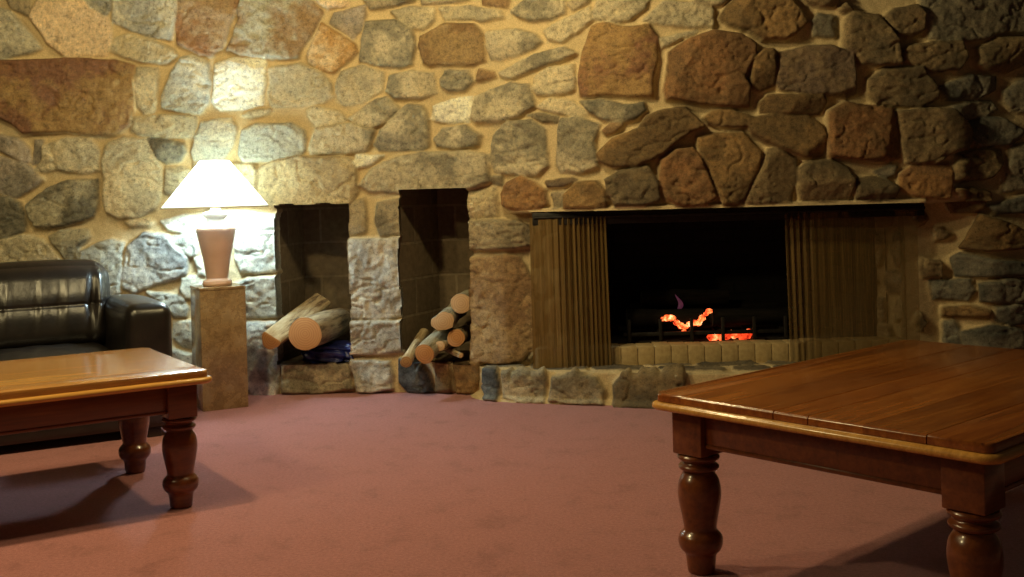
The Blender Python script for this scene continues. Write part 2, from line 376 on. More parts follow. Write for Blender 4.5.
TRACE = """
A1 gb 35,-20 150,-20 155,80 70,45
A1 g -30,35 60,60 140,150 205,235 160,255 0,290 -30,290
A1 cream 200,-30 380,-30 520,80 545,200 520,270 440,270 330,275 240,210 190,130 160,90 170,40
A1 g 405,-20 550,-20 545,30 520,75 450,35
A1 rbrown -20,300 170,295 330,285 560,295 650,320 655,430 630,600 560,645 420,645 310,635 130,640 70,595 10,565 -20,560
A3 g -120,-20 185,-20 175,100 150,195 60,180 -30,150 -125,105
A3 gy -110,185 -50,168 60,195 165,240 185,270 150,300 20,298 -60,280 -140,245
A3 rust 195,-20 490,-20 460,60 430,140 400,230 340,270 290,265 240,235 190,215 180,150
A3 brgr 505,-20 800,-20 880,60 835,150 785,225 763,280 620,275 540,270 480,265 425,240 455,180 480,110 475,50
A3 lg 205,280 250,270 330,300 345,400 330,500 290,545 180,535 115,515 110,470 140,400 160,350
A4 gy 500,75 540,55 630,45 610,65 540,85
A3 white 370,310 450,285 605,285 608,370 590,500 520,520 390,530 350,490 365,420
A1 gy 670,330 760,330 765,380 745,540 700,550 665,510 655,420
A4 gy -30,85 120,75 270,80 275,110 255,175 160,180 60,175 0,165 -35,140
A4 dgsp 40,190 130,190 215,215 225,250 200,290 130,305 90,280 70,240
A4 lg 300,110 440,90 465,130 450,210 400,290 270,290 255,250 270,180
A4 lg 500,150 560,120 735,115 790,150 800,190 795,240 770,270 620,290 500,300 480,260 490,200
A2 gy 540,205 600,180 700,190 738,260 778,330 783,440 750,520 680,560 640,565 570,560 525,540 505,480 510,400 500,290 520,225
A2 gy 215,225 330,185 430,190 485,240 485,340 400,350 280,335 210,345 175,335 215,300
A2 gp 180,195 212,195 210,280 195,300 165,310
A2 gp -20,165 100,190 150,235 155,300 130,305 40,255 -20,235
A2 gp -20,270 40,280 150,320 210,385 150,430 90,465 30,450 -20,435
A8 dgsp -20,75 60,85 110,110 130,160 130,245 60,270 -20,290
A8 dgsp 160,100 240,40 340,5 470,0 475,90 460,170 400,195 240,235 185,230 150,160 140,120
A8 gy -20,300 120,265 225,285 260,320 310,385 310,440 -20,440
A8 dgsp 245,270 330,235 430,240 440,270 390,320 395,390 330,385 300,340
A8 lg 470,310 540,285 600,300 590,420 575,540 540,560 420,500 395,400 400,345
B1 lgb 205,185 330,200 420,300 450,330 440,420 330,460 230,490 140,525 80,500 65,430 90,370 110,260
B1 lg 345,215 430,200 500,205 505,310 465,325 400,270
B1 lg 300,120 420,90 520,100 540,160 500,185 440,195 340,170
A8 gy 610,200 720,185 745,205 720,225 640,225
A4 gy 130,330 200,320 240,340 230,430 160,450 125,450
A4 gy 450,310 550,310 570,340 565,420 540,470 450,420
A4 gy 260,310 430,310 430,470 260,470
A6 gt -95,330 -30,295 100,275 340,280 365,300 375,440 340,462 180,455 100,470 20,484 -40,488 -85,480 -110,400
B1 lg 670,115 740,80 930,85 935,160 860,168 720,165
B1 lg 725,180 930,180 940,290 940,390 850,410 750,400 725,330 715,250
B1 lg 700,480 780,450 850,440 935,435 942,560 945,660 760,665 740,560
B2 lgb 608,145 735,140 742,250 750,430 740,465 650,465 615,440 600,300
B2 lg 170,10 330,25 352,80 340,110 290,120 230,60
B2 lg 285,140 365,135 370,255 330,250 285,210
B2 lg 280,265 365,285 370,400 280,400
B1 lg 418,445 520,430 535,480 530,560 440,560 410,520
B1 lg 490,330 520,335 545,440 510,420
A5 cream 150,-20 335,-20 335,30 235,40 190,20
A5 gp 265,70 330,50 415,30 415,70 390,150 355,190 320,160 245,110
A5 quartz 205,115 260,150 360,215 375,250 310,310 260,350 205,340 145,300 140,260 170,200
A5 gb 400,-20 660,-20 640,10 520,40 440,45
A5 gsp 685,-20 910,-20 890,5 790,20 700,25
A5 gy 545,60 620,40 745,45 745,100 690,145 630,135 580,95
A5 gsp 420,110 560,100 640,150 655,220 640,310 580,325 450,310 390,295 400,200
A7 brown 10,180 120,120 270,120 320,180 320,290 260,315 130,310 50,315 25,300 0,220
A5 gy -50,330 100,310 200,350 250,410 255,460 200,495 40,515 -45,510 -52,440 -40,380
A5 gy 300,350 400,320 500,350 500,430 400,495 310,505 285,470 275,410
A5 gsp 530,370 640,345 740,355 752,450 680,470 560,475 520,440
A6 gy 130,50 180,35 290,60 325,95 270,115 180,130
A6 gsp 335,90 400,50 470,0 520,-10 580,45 520,100 450,135 380,115
A6 gsp 180,140 350,115 460,150 440,210 410,250 250,255 150,262 145,230
A6 gsp 490,150 560,80 620,25 690,30 720,100 715,220 690,240 480,240 460,215
A6 white 370,270 500,268 440,310 380,325 365,300
A6 gsp 385,410 450,330 560,280 700,255 920,250 1010,265 1018,390 960,410 800,415 600,425 430,435
B3 gt 80,95 170,90 180,150 175,250 110,268 85,220 70,160
B3 gb 235,110 310,90 315,260 250,262 225,200
B3 lg2 95,285 300,280 320,300 328,450 330,640 290,662 140,662 105,640 95,480 88,330
B4 lg2 100,150 330,145 345,200 330,290 230,305 140,300 100,260 88,200
B4 lg2 130,350 290,345 305,400 300,470 200,490 140,490 130,420
C4 gb 95,440 268,435 273,500 180,510 105,508
B4 dgb 345,370 420,365 470,400 500,480 440,492 380,490 340,440
B4 br2 510,380 590,385 600,485 515,488
B4 br2 612,380 720,352 740,400 735,490 620,490
Q8 gt 235,430 370,420 385,490 375,560 250,570 235,500
B5 gb 50,150 160,145 270,150 330,190 335,265 200,280 60,285 45,220
B5 tan 50,325 230,312 285,325 298,500 300,730 285,815 200,828 75,825 60,700 45,400
B5 gb 306,325 330,315 330,425 315,430
B6 gb 312,205 330,200 330,290 312,290
A7 gb 10,-20 240,-20 240,0 100,20 20,25
A7 tan 305,-20 440,-20 430,30 380,35 310,20
A7 gy 95,40 250,35 400,60 405,85 300,105 270,95 130,98
A7 gsp 450,60 520,0 560,-20 700,-20 700,60 640,95 560,100 490,85
A7 gy 600,150 700,100 813,40 828,100 763,150 690,205 625,190
A7 gsp 340,160 470,145 560,170 590,200 560,230 480,265 390,290 350,280 335,220
A7 gsp 390,355 560,265 700,230 755,260 700,285 600,315 520,345 450,375 400,370
A7 gy 555,380 620,330 740,320 750,380 740,430 690,450 570,455 550,430
A7 gsp 105,390 130,340 240,345 265,395 225,435 150,435 110,415
A7 tan 280,390 290,335 360,350 365,372 300,390
A7 white 70,515 160,480 255,472 250,540 240,585 110,588 62,570
A7 gsp 280,470 440,400 530,410 540,460 555,510 480,560 400,580 280,585 258,560 270,510
A7 gy 575,515 630,475 740,490 805,550 790,562 680,545 600,530
Q8 gb 525,75 580,65 665,85 665,110 600,105
Q8 gsp 70,190 120,140 230,125 300,170 290,210 200,235 90,220
Q8 gsp 370,170 430,110 540,100 605,140 610,230 620,310 570,360 460,355 370,350 350,290 355,220
A10 gsp 10,95 90,85 150,110 190,120 170,200 180,320 90,355 10,345 -10,310 0,200
Q8 orange 405,450 430,400 500,365 610,430 615,500 590,520 480,530 415,505
Q8 gb 350,370 400,370 405,410 360,405
Q8 dbr 610,390 740,375 760,385 700,410 620,415
A10 gb -30,450 20,440 22,510 -20,520
A10 br2 30,460 90,400 180,390 225,430 240,510 150,520 30,520
A9 gb 45,20 110,-20 150,-20 130,15 70,50
A9 gy 160,60 200,-20 430,-20 410,40 330,100 270,105 170,95
A9 rbrown 165,130 215,115 340,140 420,125 465,180 465,280 440,380 445,465 300,460 200,455 105,465 100,340 120,250
A9 dgsp 105,490 200,480 300,510 400,500 412,530 360,570 300,590 200,570 150,540
A9 gy 400,100 480,30 500,10 650,20 730,50 730,140 600,130 500,120
A9 gy 480,190 660,150 600,180 490,225
A11 gb -50,-20 150,-20 100,25 30,30 -30,20
A11 rb2 -148,250 -40,185 60,155 180,170 255,215 258,270 225,330 205,380 235,420 230,515 100,510 -10,500 -165,475 -175,440 -160,340
A10 br2 190,260 260,190 380,140 420,80 500,50 590,40 640,85 685,130 610,160 520,230 450,280 380,315 260,320 200,295
A10 tan 210,150 250,115 300,125 280,150 230,170
A10 gbd 225,380 300,340 420,320 470,400 475,480 400,505 270,505 240,440
A10 rb2 480,290 560,240 630,230 660,260 700,350 735,430 740,470 690,500 590,510 510,480 475,380
A12 br2 -20,185 50,165 200,160 285,250 270,330 210,470 170,508 110,508 85,450 40,330 -10,240
A12 gbd 320,240 360,230 460,290 455,380 430,490 260,500 212,490 255,390 295,320
A12 br2 15,85 60,55 150,50 260,90 340,75 500,75 580,125 600,180 580,270 500,275 430,250 340,215 240,165 220,130 80,125 40,110
A11 br2 85,90 130,30 200,-20 420,-10 480,70 505,110 450,170 400,190 290,190 220,150 130,120
A11 gbd 450,-20 660,-20 650,25 600,35 510,20
A11 gbd 660,45 690,20 725,50 690,70
A11 gb2 530,110 560,70 660,80 660,180 540,175
A13 gbd -100,100 -60,60 60,80 85,110 120,170 150,200 160,310 50,320 -20,310 -60,270 -110,230
A11 br2 250,280 300,240 345,250 355,330 350,410 290,435 240,420 240,350
A11 dbr 370,260 490,230 620,225 720,260 740,450 700,470 500,450 380,430 362,400
A11 br2 280,500 320,460 580,460 600,490 570,550 400,550 290,545
A14 rb2 -180,60 -100,15 0,30 125,50 150,150 162,280 100,295 -100,280 -180,275
A12 gbd 470,330 520,295 620,290 700,330 730,380 710,470 600,490 480,480 465,430
A14 gbd -50,380 30,365 100,385 150,420 140,470 60,485 -50,470
A14 gb2 45,345 120,312 155,322 140,360 90,372
A14 orange 165,360 230,310 400,305 410,340 400,470 330,475 220,455 160,425
A14 gbd 145,60 300,45 390,50 440,150 455,190 430,240 340,300 220,305 190,300 172,200
A13 gbd 90,90 130,50 240,30 275,80 270,150 230,170 140,170
A13 gb2 260,0 300,-30 740,-30 800,60 800,165 650,160 560,190 450,195 380,205 300,190 285,100
A13 gbd 170,240 250,215 440,205 460,280 430,340 330,345 220,320 175,305
A13 gbd 530,240 620,190 740,190 765,260 740,320 660,355 580,340 520,310
A13 gbd 10,390 80,340 260,330 330,420 340,480 250,520 40,500 5,450
A13 dg 350,420 430,390 500,360 620,375 620,430 520,480 390,485
A13 gb2 400,520 480,495 600,490 625,530 540,570 430,575
A13 gb2 650,440 760,380 800,380 800,540 700,530 660,490
A14 dg 470,120 530,85 640,90 740,150 730,190 680,215 520,225 480,190
A14 gbd 440,270 540,240 650,240 650,310 590,370 480,390 420,390 425,310
A14 dg 590,510 640,490 769,460 800,540 620,545
A14 gb2 690,230 800,200 800,430 655,440 670,330
A14 br2 425,430 520,430 580,440 575,520 540,540 425,540
B8 dg 355,195 400,175 520,205 660,215 660,265 560,265 380,270
B8 br2 400,150 480,20 640,85 655,150 500,165
B8 dg 265,290 440,285 455,330 430,370 280,365
B8 dg 475,300 560,285 700,290 700,360 600,375 480,375
B8 br2 320,400 440,395 515,415 510,445 400,440 320,430
B8 dg 535,400 620,385 700,390 700,460 590,470 535,450
B8 dg 325,460 370,455 400,500 400,577 325,577
B8 dg 410,500 520,470 630,490 635,600 420,600
B8 dg 650,520 720,500 720,600 650,600
"""
def trace_list(txt, conv):
    out = []
    for ln in txt.strip().splitlines():
        p = ln.split(); ox, oy, s = CR[p[0]]
        pts = [tuple(float(v) for v in q.split(',')) for q in p[2:]]
        out.append((p[1], [conv(ox + a / s, oy + b / s) for a, b in pts]))
    return out
STONES = trace_list(TRACE, to_wall)

N1 = (-1.29, -.885, .165, 1.03); N2 = (-.605, -.215, .165, 1.095); FP = (.098, 2.02, 0.0, .962)
def snap(p):                                     # stones at the openings run right to their edges
    out = []
    for (x, z) in p:
        for (x0, x1, z0, z1) in (N1, N2):
            if z0 - .02 < z < z1 + .02:
                if x0 - .06 < x <= x0 + .03: x = x0 + .025
                elif x1 - .03 <= x < x1 + .06: x = x1 - .025
            if x0 - .05 < x < x1 + .05:
                if z1 - .03 <= z < z1 + .05: z = z1 - .02
                elif z0 - .06 < z <= z0 + .02: z = z0 + .02
        if .2 < z < .95 and .03 < x < .14: x = .13
        out.append((x, z))
    return out
STONES = [(k, snap(p)) for k, p in STONES]
def wall_hole(X, Z):
    a = .012 * fbm(X * 8, Z * 8, 77, 2); b = .010 * fbm(X * 9, Z * 9, 78, 2)
    r = np.zeros(X.shape, bool)
    for (x0, x1, z0, z1) in (N1, N2):
        r |= (X + a > x0) & (X + a < x1) & (Z + b > z0) & (Z + b < z1)
    r |= (X + a > FP[0]) & (X < FP[1]) & (Z < FP[3])
    return r
# stones the photograph does not reach: beyond the frame, behind the sofa and tables
def fill(stones, s0, s1, t0, t1, dx, dy, kinds, blocked, rng):
    new = []
    t = t0
    while t < t1 - .04:
        hgt = dy * rng.uniform(.8, 1.2); s = s0 - rng.uniform(0, dx)
        while s < s1:
            wd = dx * rng.uniform(.65, 1.35)
            a, b, c, d = s + .02, s + wd - .02, t + .018, min(t + hgt, t1 + .2) - .018
            if d - c > .04:
                j = lambda: rng.uniform(-.014, .014)
                poly = [(a + j() + .02, c + j()), ((a + b) / 2, c + j()), (b + j() - .02, c + j()), (b + j(), (c + d) / 2), (b + j() - .025, d + j()), ((a + b) / 2, d + j()), (a + j() + .025, d + j()), (a + j(), (c + d) / 2)]
                gx, gy = np.meshgrid(np.linspace(a - .02, b + .02, 12), np.linspace(c - .02, d + .02, 10))
                ok = not blocked(gx, gy).any()
                if ok:
                    for kd, p in stones:
                        q = np.array(p)
                        if q[:, 0].max() < a - .02 or q[:, 0].min() > b + .02 or q[:, 1].max() < c - .02 or q[:, 1].min() > d + .02: continue
                        if (sdf(gx, gy, p) > -.012).any(): ok = False; break
                if ok: new.append((rng.choice(kinds), poly))
            s += wd
        t += hgt
    return new
rngf = random.Random(3)
STONES += fill(STONES, -3.4, -1.35, .02, 2.46, .30, .17, ['gy', 'lg', 'gsp', 'g', 'gp'], wall_hole, rngf)
STONES += fill(STONES, 2.0, 2.5, .02, .95, .15, .11, ['gbd', 'dg', 'br2'], wall_hole, rngf)
STONES += fill(STONES, 2.0, 2.5, .05, .95, .11, .09, ['gbd', 'dg', 'br2'], wall_hole, rngf)
STONES += fill(STONES, 2.2, 3.3, .02, 2.46, .30, .15, ['dg', 'gbd', 'gb2'], wall_hole, rngf)
STONES += fill(STONES, -1.4, 2.6, 2.02, 2.46, .30, .15, ['gy', 'gsp', 'gb'], wall_hole, rngf)
STONES += fill(STONES, -1.5, 0.05, .02, 2.1, .13, .10, ['gy', 'gsp', 'gb'], wall_hole, rngf)
edge = lambda X, Z: wall_hole(X, Z) | ((X > -2.45) & (X < 2.35) & (Z < 2.0) & (Z > .98))
STONES += fill(STONES, -3.4, 3.3, .03, 2.46, .15, .095, ['gy', 'gsp', 'gb'], edge, rngf)
def wall_pos(S, T):
    e = .004
    y = Wd(S, T); gx = (Wd(S + e, T) - Wd(S - e, T)) / (2 * e); gx = np.clip(gx, -1.2, 1.2)
    P = np.stack([S, y, T], -1); N = np.stack([gx, -np.ones_like(S), np.zeros_like(S)], -1)
    return P, N / np.linalg.norm(N, axis=-1, keepdims=True)
wall = relief('wall_back', -3.4, 3.3, 0.0, 2.46, .0075, wall_pos, STONES, M_STONE, hole=wall_hole,
              strip=lambda S, T: (T > .955) & (T < .982) & (S > .0) & (S < 2.05), seed=4)
tag(wall, kind='structure')

# ------------------------------------------------------------------ niche linings and firebox
def lining(name, quads, mat):
    verts, faces, uvs = [], [], []
    for q in quads:
        b = len(verts); verts += [tuple(p) for p, _ in q]; faces.append(tuple(range(b, b + len(q)))); uvs += [u for _, u in q]
    o = mesh_obj(name, verts, faces, mat, smooth=False)
    ul = o.data.uv_layers.new(name='UVMap')
    for l in o.data.loops: ul.data[l.index].uv = uvs[l.vertex_index]
    return tag(o, kind='structure')
def box_lining(name, F, B, z0, z1, zb, mat):
    """F = front left/right (x,y), B = back left/right (x,y)"""
    (fl_, fr), (bl, br_) = F, B
    D = lambda a, b: math.hypot(a[0] - b[0], a[1] - b[1])
    dl, dr, wb = D(fl_, bl), D(fr, br_), D(bl, br_)
    P = lambda p, z: (p[0], p[1], z)
    qs = [[(P(fl_, z0), (0, z0)), (P(bl, z0), (dl, z0)), (P(bl, z1), (dl, z1)), (P(fl_, z1), (0, z1))],
          [(P(bl, z0), (.1, z0)), (P(br_, z0), (.1 + wb, z0)), (P(br_, z1), (.1 + wb, z1)), (P(bl, z1), (.1, z1))],
          [(P(br_, z0), (.2, z0)), (P(fr, z0), (.2 + dr, z0)), (P(fr, z1), (.2 + dr, z1)), (P(br_, z1), (.2, z1))],
          [(P(fl_, zb), (0, 0)), (P(fr, zb), (wb, 0)), (P(br_, zb), (wb, dr)), (P(bl, zb), (0, dl))],
          [(P(fl_, z1), (0, 0)), (P(bl, z1), (0, dl)), (P(br_, z1), (wb, dr)), (P(fr, z1), (wb, 0))]]
    return lining(name, qs, mat)
y1 = float(Wd(np.array(-1.09), 0.5)); y2 = float(Wd(np.array(-.41), 0.5))
box_lining('niche_lining', [(-1.31, y1 + .06), (-.865, y1 + .06)], [(-1.235, y1 + .50), (-.79, y1 + .50)], .10, 1.05, .155, M_BLOCK)
box_lining('niche_lining', [(-.63, y2 + .06), (-.185, y2 + .03)], [(-.435, y2 + .50), (.01, y2 + .50)], .10, 1.12, .155, M_BLOCK)
box_lining('firebox', [(.36, 5.79), (1.96, 5.79)], [(.56, 6.32), (1.80, 6.32)], .12, 1.10, .245, M_SOOT)
# smoke shelf above the opening, behind the lintel
lining('firebox_hood', [[((-.02, 5.66, .985), (0, 0)), ((2.2, 5.64, .985), (2, 0)), ((2.2, 6.34, .985), (2, .7)), ((-.02, 6.34, .985), (0, .7))],
                        ], M_SOOT)
# splayed stone jambs beside the firebox
def jamb(name, a, b, seed):
    a = np.array(a); b = np.array(b); L = float(np.hypot(*(b - a))); dr = (b - a) / L
    n = np.array([dr[1], -dr[0]])
    st = fill([], 0.0, L, .16, .98, .20, .17, ['gb', 'gt', 'tan', 'gb2'], lambda x, y: np.zeros(x.shape, bool), random.Random(seed))
    def pos(S, T):
        P = np.stack([a[0] + dr[0] * S, a[1] + dr[1] * S, T], -1)
        N = np.zeros_like(P); N[..., 0] = n[0]; N[..., 1] = n[1]; return P, N
    return tag(relief(name, 0.0, L, .10, 1.0, .010, pos, st, M_STONE, seed=seed), kind='structure')
jamb('firebox_jamb', (.085, 5.80), (.39, 5.84), 11)
jamb('firebox_jamb', (1.92, 5.82), (2.035, 5.76), 12)

# ------------------------------------------------------------------ hearth
hp = [(-.205, 5.86), (-.195, 5.76), (-.157, 5.69), (-.08, 5.635), (.212, 5.53), (.65, 5.42), (1.0, 5.34), (1.35, 5.31), (1.7, 5.34), (2.05, 5.44), (2.28, 5.60), (2.34, 5.84)]
dense = []
for i in range(len(hp) - 1):
    for k in range(40):
        t = k / 40; dense.append((hp[i][0] * (1 - t) + hp[i + 1][0] * t, hp[i][1] * (1 - t) + hp[i + 1][1] * t))
dense.append(hp[-1]); dense = np.array(dense)
for _ in range(3):
    kx = np.ones(25) / 25
    pd = np.pad(dense, ((12, 12), (0, 0)), mode='edge'); dense = np.stack([np.convolve(pd[:, j], kx, 'valid') for j in (0, 1)], -1)
sl_ = np.concatenate([[0], np.cumsum(np.hypot(*np.diff(dense, axis=0).T))]); HL = float(sl_[-1]); HZ = .155
tan_ = np.gradient(dense, axis=0); tan_ /= np.linalg.norm(tan_, axis=1, keepdims=True)
def hearth_pos(S, T):
    x = np.interp(S, sl_, dense[:, 0]); y = np.interp(S, sl_, dense[:, 1])
    tx = np.interp(S, sl_, tan_[:, 0]); ty = np.interp(S, sl_, tan_[:, 1])
    up = np.clip(T, 0, HZ); inn = np.clip(T - HZ, 0, None)
    sk = .045 * np.clip(1 - T / .03, 0, 1)                 # mortar skirt where the hearth meets the carpet
    P = np.stack([x + ty * sk, y + inn - tx * sk, up], -1)
    k = sstep((T - HZ + .012) / .024)
    N = np.stack([ty * (1 - k), -tx * (1 - k), k], -1)
    return P, N / np.linalg.norm(N, axis=-1, keepdims=True)
def to_hearth(px, py):
    d = ray(px, py); r = dense[:, 0] / dense[:, 1] - d[0]
    i = int(np.argmin(np.abs(r[30:360]))) + 30
    z = HC + d[2] * dense[i, 1]
    if z > HZ:
        Y = (HZ - HC) / d[2]; return (float(np.interp(Y * d[0], dense[30:360, 0], sl_[30:360])), HZ - .004)
    return (float(sl_[i]), float(z))
HT = """
B6 dgb 130,330 190,325 200,400 195,470 150,465 130,420
B6 gsp 215,345 300,325 410,330 415,440 415,480 310,475 220,460
B6 gb 450,370 560,345 660,370 690,430 690,490 600,485 440,470
B7 gbd 140,255 300,250 530,270 550,330 530,420 480,470 300,475 90,462 90,350
"""
hst = trace_list(HT, to_hearth)
hblock = lambda x, y: ((y < .165) & (x < max(q[0] for q in hst[-1][1]) + .05))
hst += fill(hst, 0, HL, .028, .150, .26, .13, ['gb', 'gsp', 'gbd', 'dg'], hblock, random.Random(5))
hst += fill(hst, .1, HL - .1, .19, .50, .30, .15, ['flag'], lambda x, y: np.zeros(x.shape, bool), random.Random(6))
tag(relief('hearth', 0, HL, 0, .72, .0075, hearth_pos, hst, M_STONE, seed=8, rough=.5), kind='structure')

# soldier-brick kerb in front of the fire
M_FB = simple_mat('yellow_firebrick', (.36, .25, .11), (.50, .37, .18), 45, .85, .4, .004)
M_FM = simple_mat('kerb_mortar', (.46, .40, .27), (.58, .50, .34), 60, .9, .3, .002)
kb = bmesh.new(); bm_box(kb, (.10, 5.655, HZ - .02), (2.03, 5.80, .250), .004)
kerb = bm_obj('brick_kerb', kb, M_FM); tag(kerb, kind='structure')
kb = bmesh.new(); xb = .11; rk = random.Random(2)
while xb < 1.95:
    dy = rk.uniform(-.004, .004); bm_box(kb, (xb, 5.645 + dy * .5, HZ - .01), (xb + .083, 5.79, .255 + rk.uniform(-.003, .003)), .004); xb += .086
bm_obj('soldier_bricks', kb, M_FB, kerb)

# ------------------------------------------------------------------ fireplace screen: rod and two chain-mesh curtains
def mesh_curtain_material(lo, hi):
    m, nt, b = material('bronze_chain_mesh')
    uv = coords(nt, 'UV', (1, 1, 1))
    b.inputs['Metallic'].default_value = .35; b.inputs['Roughness'].default_value = .5
    n = noise(nt, coords(nt, 'UV', (160, 3, 1)), 1.0, 3)
    nt.links.new(ramp(nt, n, [(.3, (.12, .072, .022)), (.7, (.26, .165, .050))]).outputs[0], b.inputs['Base Color'])
    tr = nt.nodes.new('ShaderNodeBsdfTransparent'); mx = nt.nodes.new('ShaderNodeMixShader')
    fac = ramp(nt, noise(nt, coords(nt, 'UV', (260, 340, 1)), 1.0, 1), [(.42, (lo,) * 3), (.58, (hi,) * 3)])
    nt.links.new(fac.outputs[0], mx.inputs[0]); nt.links.new(tr.outputs[0], mx.inputs[1]); nt.links.new(b.outputs[0], mx.inputs[2])
    nt.links.new(mx.outputs[0], nt.nodes['Material Output'].inputs['Surface'])
    return m
M_MESH = mesh_curtain_material(.70, .94); M_MESH2 = mesh_curtain_material(.42, .70)
M_IRON = simple_mat('black_iron', (.012, .011, .010), (.03, .027, .024), 40, .55, .2, .002, .6)
scr = empty('fireplace_screen', (1.08, 5.605, HZ))
tag(scr, 'bronze chain mesh screen drawn open across the wide stone fireplace mouth', 'fireplace screen')
bm_ = bmesh.new()
bm_lathe(bm_, [(.009, -.97), (.009, 1.02)], 12)
bmesh.ops.rotate(bm_, verts=bm_.verts, matrix=Matrix.Rotation(math.pi / 2, 3, 'Y'))
bmesh.ops.translate(bm_, verts=bm_.verts, vec=(0, 0, .775))
bm_obj('rod', bm_, M_IRON, scr)
bm_ = bmesh.new(); bm_box(bm_, (-.98, .0, .735), (1.02, .035, .80), .004); bm_obj('valance_bar', bm_, M_IRON, scr)
def curtain(xa, xb_, dense_side, folds, label, PW, AM, E0):
    nu, nv = 240, 40; V, F, UV = [], [], []
    ztop, zbot = .775, .008
    for j in range(nv + 1):
        z = ztop + (zbot - ztop) * j / nv
        for i in range(nu + 1):
            u = i / nu
            # folds crowd towards the drawn edge
            e = u if dense_side == 'right' else 1 - u
            ph = 2 * math.pi * folds * (e ** PW)
            amp = (.0012 + AM * sstep((e - E0) / .3)) * (1 - .25 * j / nv)
            x = xa + (xb_ - xa) * (1 - (1 - e) ** 1.0 if dense_side == 'right' else 1 - e)
            flare = (.012 * j / nv) * e * (1 if dense_side == 'right' else 1)
            x += flare
            y = amp * (math.sin(ph) + .35 * math.sin(ph * 2.3 + 1)) + .003 * math.sin(3 * z + 9 * u)
            V.append((x - 1.08, y, z)); UV.append((u * (1.2 if folds < 16 else 1.8), z))
    for j in range(nv):
        for i in range(nu):
            a = j * (nu + 1) + i; F.append((a, a + 1, a + nu + 2, a + nu + 1))
    o = mesh_obj('mesh_curtain', V, F, M_MESH if dense_side == 'right' else M_MESH2, scr)
    ul = o.data.uv_layers.new(name='UVMap')
    for l in o.data.loops: ul.data[l.index].uv = UV[l.vertex_index]
    o['label'] = label
    return o
curtain(.085, .475, 'right', 13, 'mesh curtain gathered at the left of the fire', 1.5, .009, .25)
curtain(1.385, 2.06, 'left', 9, 'mesh curtain hanging half spread at the right of the fire', 2.6, .009, .72)

# ------------------------------------------------------------------ logs
M_BARK = {}
def bark_mat(name, c1, c2, c3):
    m, nt, b = material(name)
    f = noise(nt, coords(nt, 'Object', (1, 1, .14)), 34, 6, .72)
    nt.links.new(ramp(nt, f, [(.38, c1), (.48, c2), (.64, c3)]).outputs[0], b.inputs['Base Color'])
    b.inputs['Roughness'].default_value = .85; bump(nt, b, f, .8, .006); return m
def cut_mat(name, c1, c2):
    m, nt, b = material(name)
    wv = nt.nodes.new('ShaderNodeTexWave'); wv.wave_type = 'RINGS'; wv.rings_direction = 'Z'
    wv.inputs['Scale'].default_value = 26; wv.inputs['Distortion'].default_value = 2.2; wv.inputs['Detail'].default_value = 3
    nt.links.new(coords(nt), wv.inputs['Vector'])
    nt.links.new(ramp(nt, wv.outputs['Fac'], [(.2, c1), (.8, c2)]).outputs[0], b.inputs['Base Color'])
    b.inputs['Roughness'].default_value = .8; return m
M_BKT = bark_mat('tan_bark', (.10, .065, .035), (.30, .21, .11), (.46, .36, .22))
M_BKG = bark_mat('grey_bark', (.12, .10, .065), (.32, .28, .19), (.48, .44, .33))
M_BKP = bark_mat('peeled_pale_wood', (.10, .06, .03), (.38, .27, .14), (.52, .42, .26))
M_BKD = bark_mat('charred_bark', (.004, .0035, .003), (.007, .006, .005), (.012, .010, .009))
M_BKD.node_tree.nodes['Principled BSDF'].inputs['Specular IOR Level'].default_value = .08
M_CUTO = cut_mat('orange_sawn_wood', (.40, .18, .06), (.47, .23, .085))
M_CUTP = cut_mat('pale_sawn_wood', (.46, .28, .14), (.53, .34, .18))
M_CUTB = cut_mat('brown_sawn_wood', (.30, .17, .07), (.38, .22, .09))
M_CUTD = cut_mat('charred_end', (.010, .008, .007), (.018, .015, .012))
